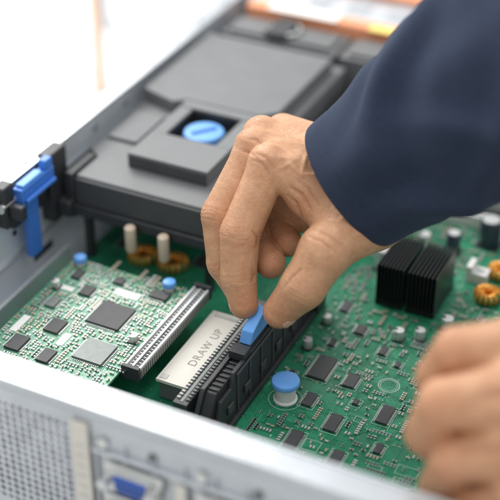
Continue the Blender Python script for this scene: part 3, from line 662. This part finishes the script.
# ------------------------------------------------------------------ sleeves
def fabric():
    m,nt,b=nmat('navy_wool'); N=nt.nodes;L=nt.links
    tc=N.new('ShaderNodeTexCoord'); n=N.new('ShaderNodeTexNoise'); n.inputs['Scale'].default_value=.5; n.inputs['Detail'].default_value=8; L.new(tc.outputs['Object'],n.inputs['Vector'])
    mx=N.new('ShaderNodeMix'); mx.data_type='RGBA'; mx.inputs[6].default_value=(.008,.014,.034,1); mx.inputs[7].default_value=(.014,.023,.052,1); L.new(n.outputs['Fac'],mx.inputs[0])
    v=N.new('ShaderNodeTexVoronoi'); v.inputs['Scale'].default_value=14; L.new(tc.outputs['Object'],v.inputs['Vector'])
    mw=N.new('ShaderNodeMix'); mw.data_type='RGBA'; L.new(v.outputs['Distance'],mw.inputs[0]); L.new(mx.outputs[2],mw.inputs[6]); mw.inputs[7].default_value=(.035,.05,.09,1)
    L.new(mw.outputs[2],b.inputs['Base Color'])
    b.inputs['Roughness'].default_value=.85; b.inputs['Sheen Weight'].default_value=.12; b.inputs['Sheen Tint'].default_value=(.55,.68,1,1); b.inputs['Specular IOR Level'].default_value=.25
    w=N.new('ShaderNodeTexWave'); w.inputs['Scale'].default_value=6; w.inputs['Distortion'].default_value=1.0; L.new(tc.outputs['Object'],w.inputs['Vector'])
    n2=N.new('ShaderNodeTexNoise'); n2.inputs['Scale'].default_value=14; L.new(tc.outputs['Object'],n2.inputs['Vector'])
    ad=N.new('ShaderNodeMath'); L.new(w.outputs['Fac'],ad.inputs[0]); L.new(n2.outputs['Fac'],ad.inputs[1])
    bp=N.new('ShaderNodeBump'); bp.inputs['Strength'].default_value=.7; bp.inputs['Distance'].default_value=.05; L.new(ad.outputs[0],bp.inputs['Height']); L.new(bp.outputs[0],b.inputs['Normal'])
    return m
NAVY=fabric()
def sleeve(c0,A,Wd,rw0,rt0,rw1,rt1,Ln,par,seed):
    A=A.normalized(); Wd=(Wd-A*Wd.dot(A)).normalized(); T=A.cross(Wd); n=160
    prof=[(3.0,-.45),(.4,-.32),(.05,-.25),(-.03,-.12),(.0,-.02),(.08,.03)]+[(.2+i*.16,.04) for i in range(int(Ln/.16))]
    V=[];F=[]
    for s,off in prof:
        for i in range(n):
            a=2*math.pi*i/n; t=max(0,s)/Ln; rw=rw0+(rw1-rw0)*t; rt=rt0+(rt1-rt0)*t
            q=Vector((math.cos(a)*1.6+seed,math.sin(a)*1.6,s*.16)); f=noise.noise(q)*.6*min(1,s/5+.12)
            ramp=min(1,max(0,s-.8)/4)
            for (a0,sl,s0,wd,am) in ((1.2,.10,2,.18,.5),(2.1,.13,4,.2,.5),(.4,.09,5,.2,.42),(3.0,-.10,3,.22,.45),(5.2,.12,2,.22,.5),(4.2,-.11,4,.22,.5),(1.7,-.12,7,.16,.4),(.9,.15,9,.16,.4),(5.9,-.13,5,.18,.45),(4.7,.14,8,.18,.45)):
                dd=(a-a0-sl*(s-s0)+math.pi)%(2*math.pi)-math.pi
                f+=am*math.exp(-(dd/wd)**2)*ramp*math.exp(-((s-s0-4)/5)**2)
            q2=Vector((math.cos(a)*1.5+s*.22,math.sin(a)*1.5-s*.15,s*.2+seed)); f+=noise.noise(q2)*.5*ramp
            hem=-.06*math.exp(-((s-1.5)/.1)**2)
            seam=.07*math.exp(-((a-1.15)/.025)**2)-.06*math.exp(-((a-1.20)/.02)**2)
            rr=off+(f if off>-.3 else f*.8)+hem+(seam if s>0 else 0)-.12*ramp
            V.append(tuple(A*s+Wd*math.cos(a)*(rw+rr)+T*math.sin(a)*(rt+rr)))
    k=len(prof)
    for r in range(k-1):
        for i in range(n): F.append((r*n+i,r*n+(i+1)%n,(r+1)*n+(i+1)%n,(r+1)*n+i))
    me=bpy.data.meshes.new('jacket_sleeve'); me.from_pydata(V,[],F); me.materials.append(NAVY); me.polygons.foreach_set('use_smooth',[True]*len(F)); me.update()
    o=bpy.data.objects.new('jacket_sleeve',me); col.objects.link(o); o.location=c0; return child(o,par)
sleeve(Vector((10.1,-7.45,12.15)),Vector((.702,.144,.698)),Vector((.677,-.204,-.707)),4.15,3.1,7.6,6.2,26,person,1.3)
wl=O2+ROT@Vector(P2(620,410,57))
sleeve(wl,ROT@Vector((.85,.1,.5)),ROT@Vector((0,1,0)),3.9,3.2,6,5,20,person,4.1)

# ------------------------------------------------------------------ light, world, camera
w=bpy.data.worlds.new('World'); scene.world=w; w.use_nodes=True
w.node_tree.nodes['Background'].inputs[0].default_value=(.97,.985,1,1); w.node_tree.nodes['Background'].inputs[1].default_value=.95
def area(name,loc,tgt,sx,sy,power,c):
    l=bpy.data.lights.new(name,'AREA'); l.shape='RECTANGLE'; l.size=sx; l.size_y=sy; l.energy=power; l.color=c
    o=bpy.data.objects.new(name,l); col.objects.link(o); o.location=loc; o.rotation_euler=(Vector(tgt)-Vector(loc)).to_track_quat('-Z','Y').to_euler(); return o
area('window_light',(-75,50,85),(0,-5,2),75,55,160000,(1,.98,.95))
area('overhead_fill',(15,-10,120),(5,-8,0),80,60,45000,(1,1,1))  # added fill from overhead, not a known lamp
cd=bpy.data.cameras.new('camera'); cam=bpy.data.objects.new('camera',cd); col.objects.link(cam)
cam.location=CAM; cam.rotation_euler=(math.radians(90-34.2),0,th); cd.sensor_width=36; cd.lens=94.18; cd.clip_end=3000; cd.clip_start=1
cd.dof.use_dof=True; cd.dof.focus_distance=77.5; cd.dof.aperture_fstop=.038
scene.camera=cam
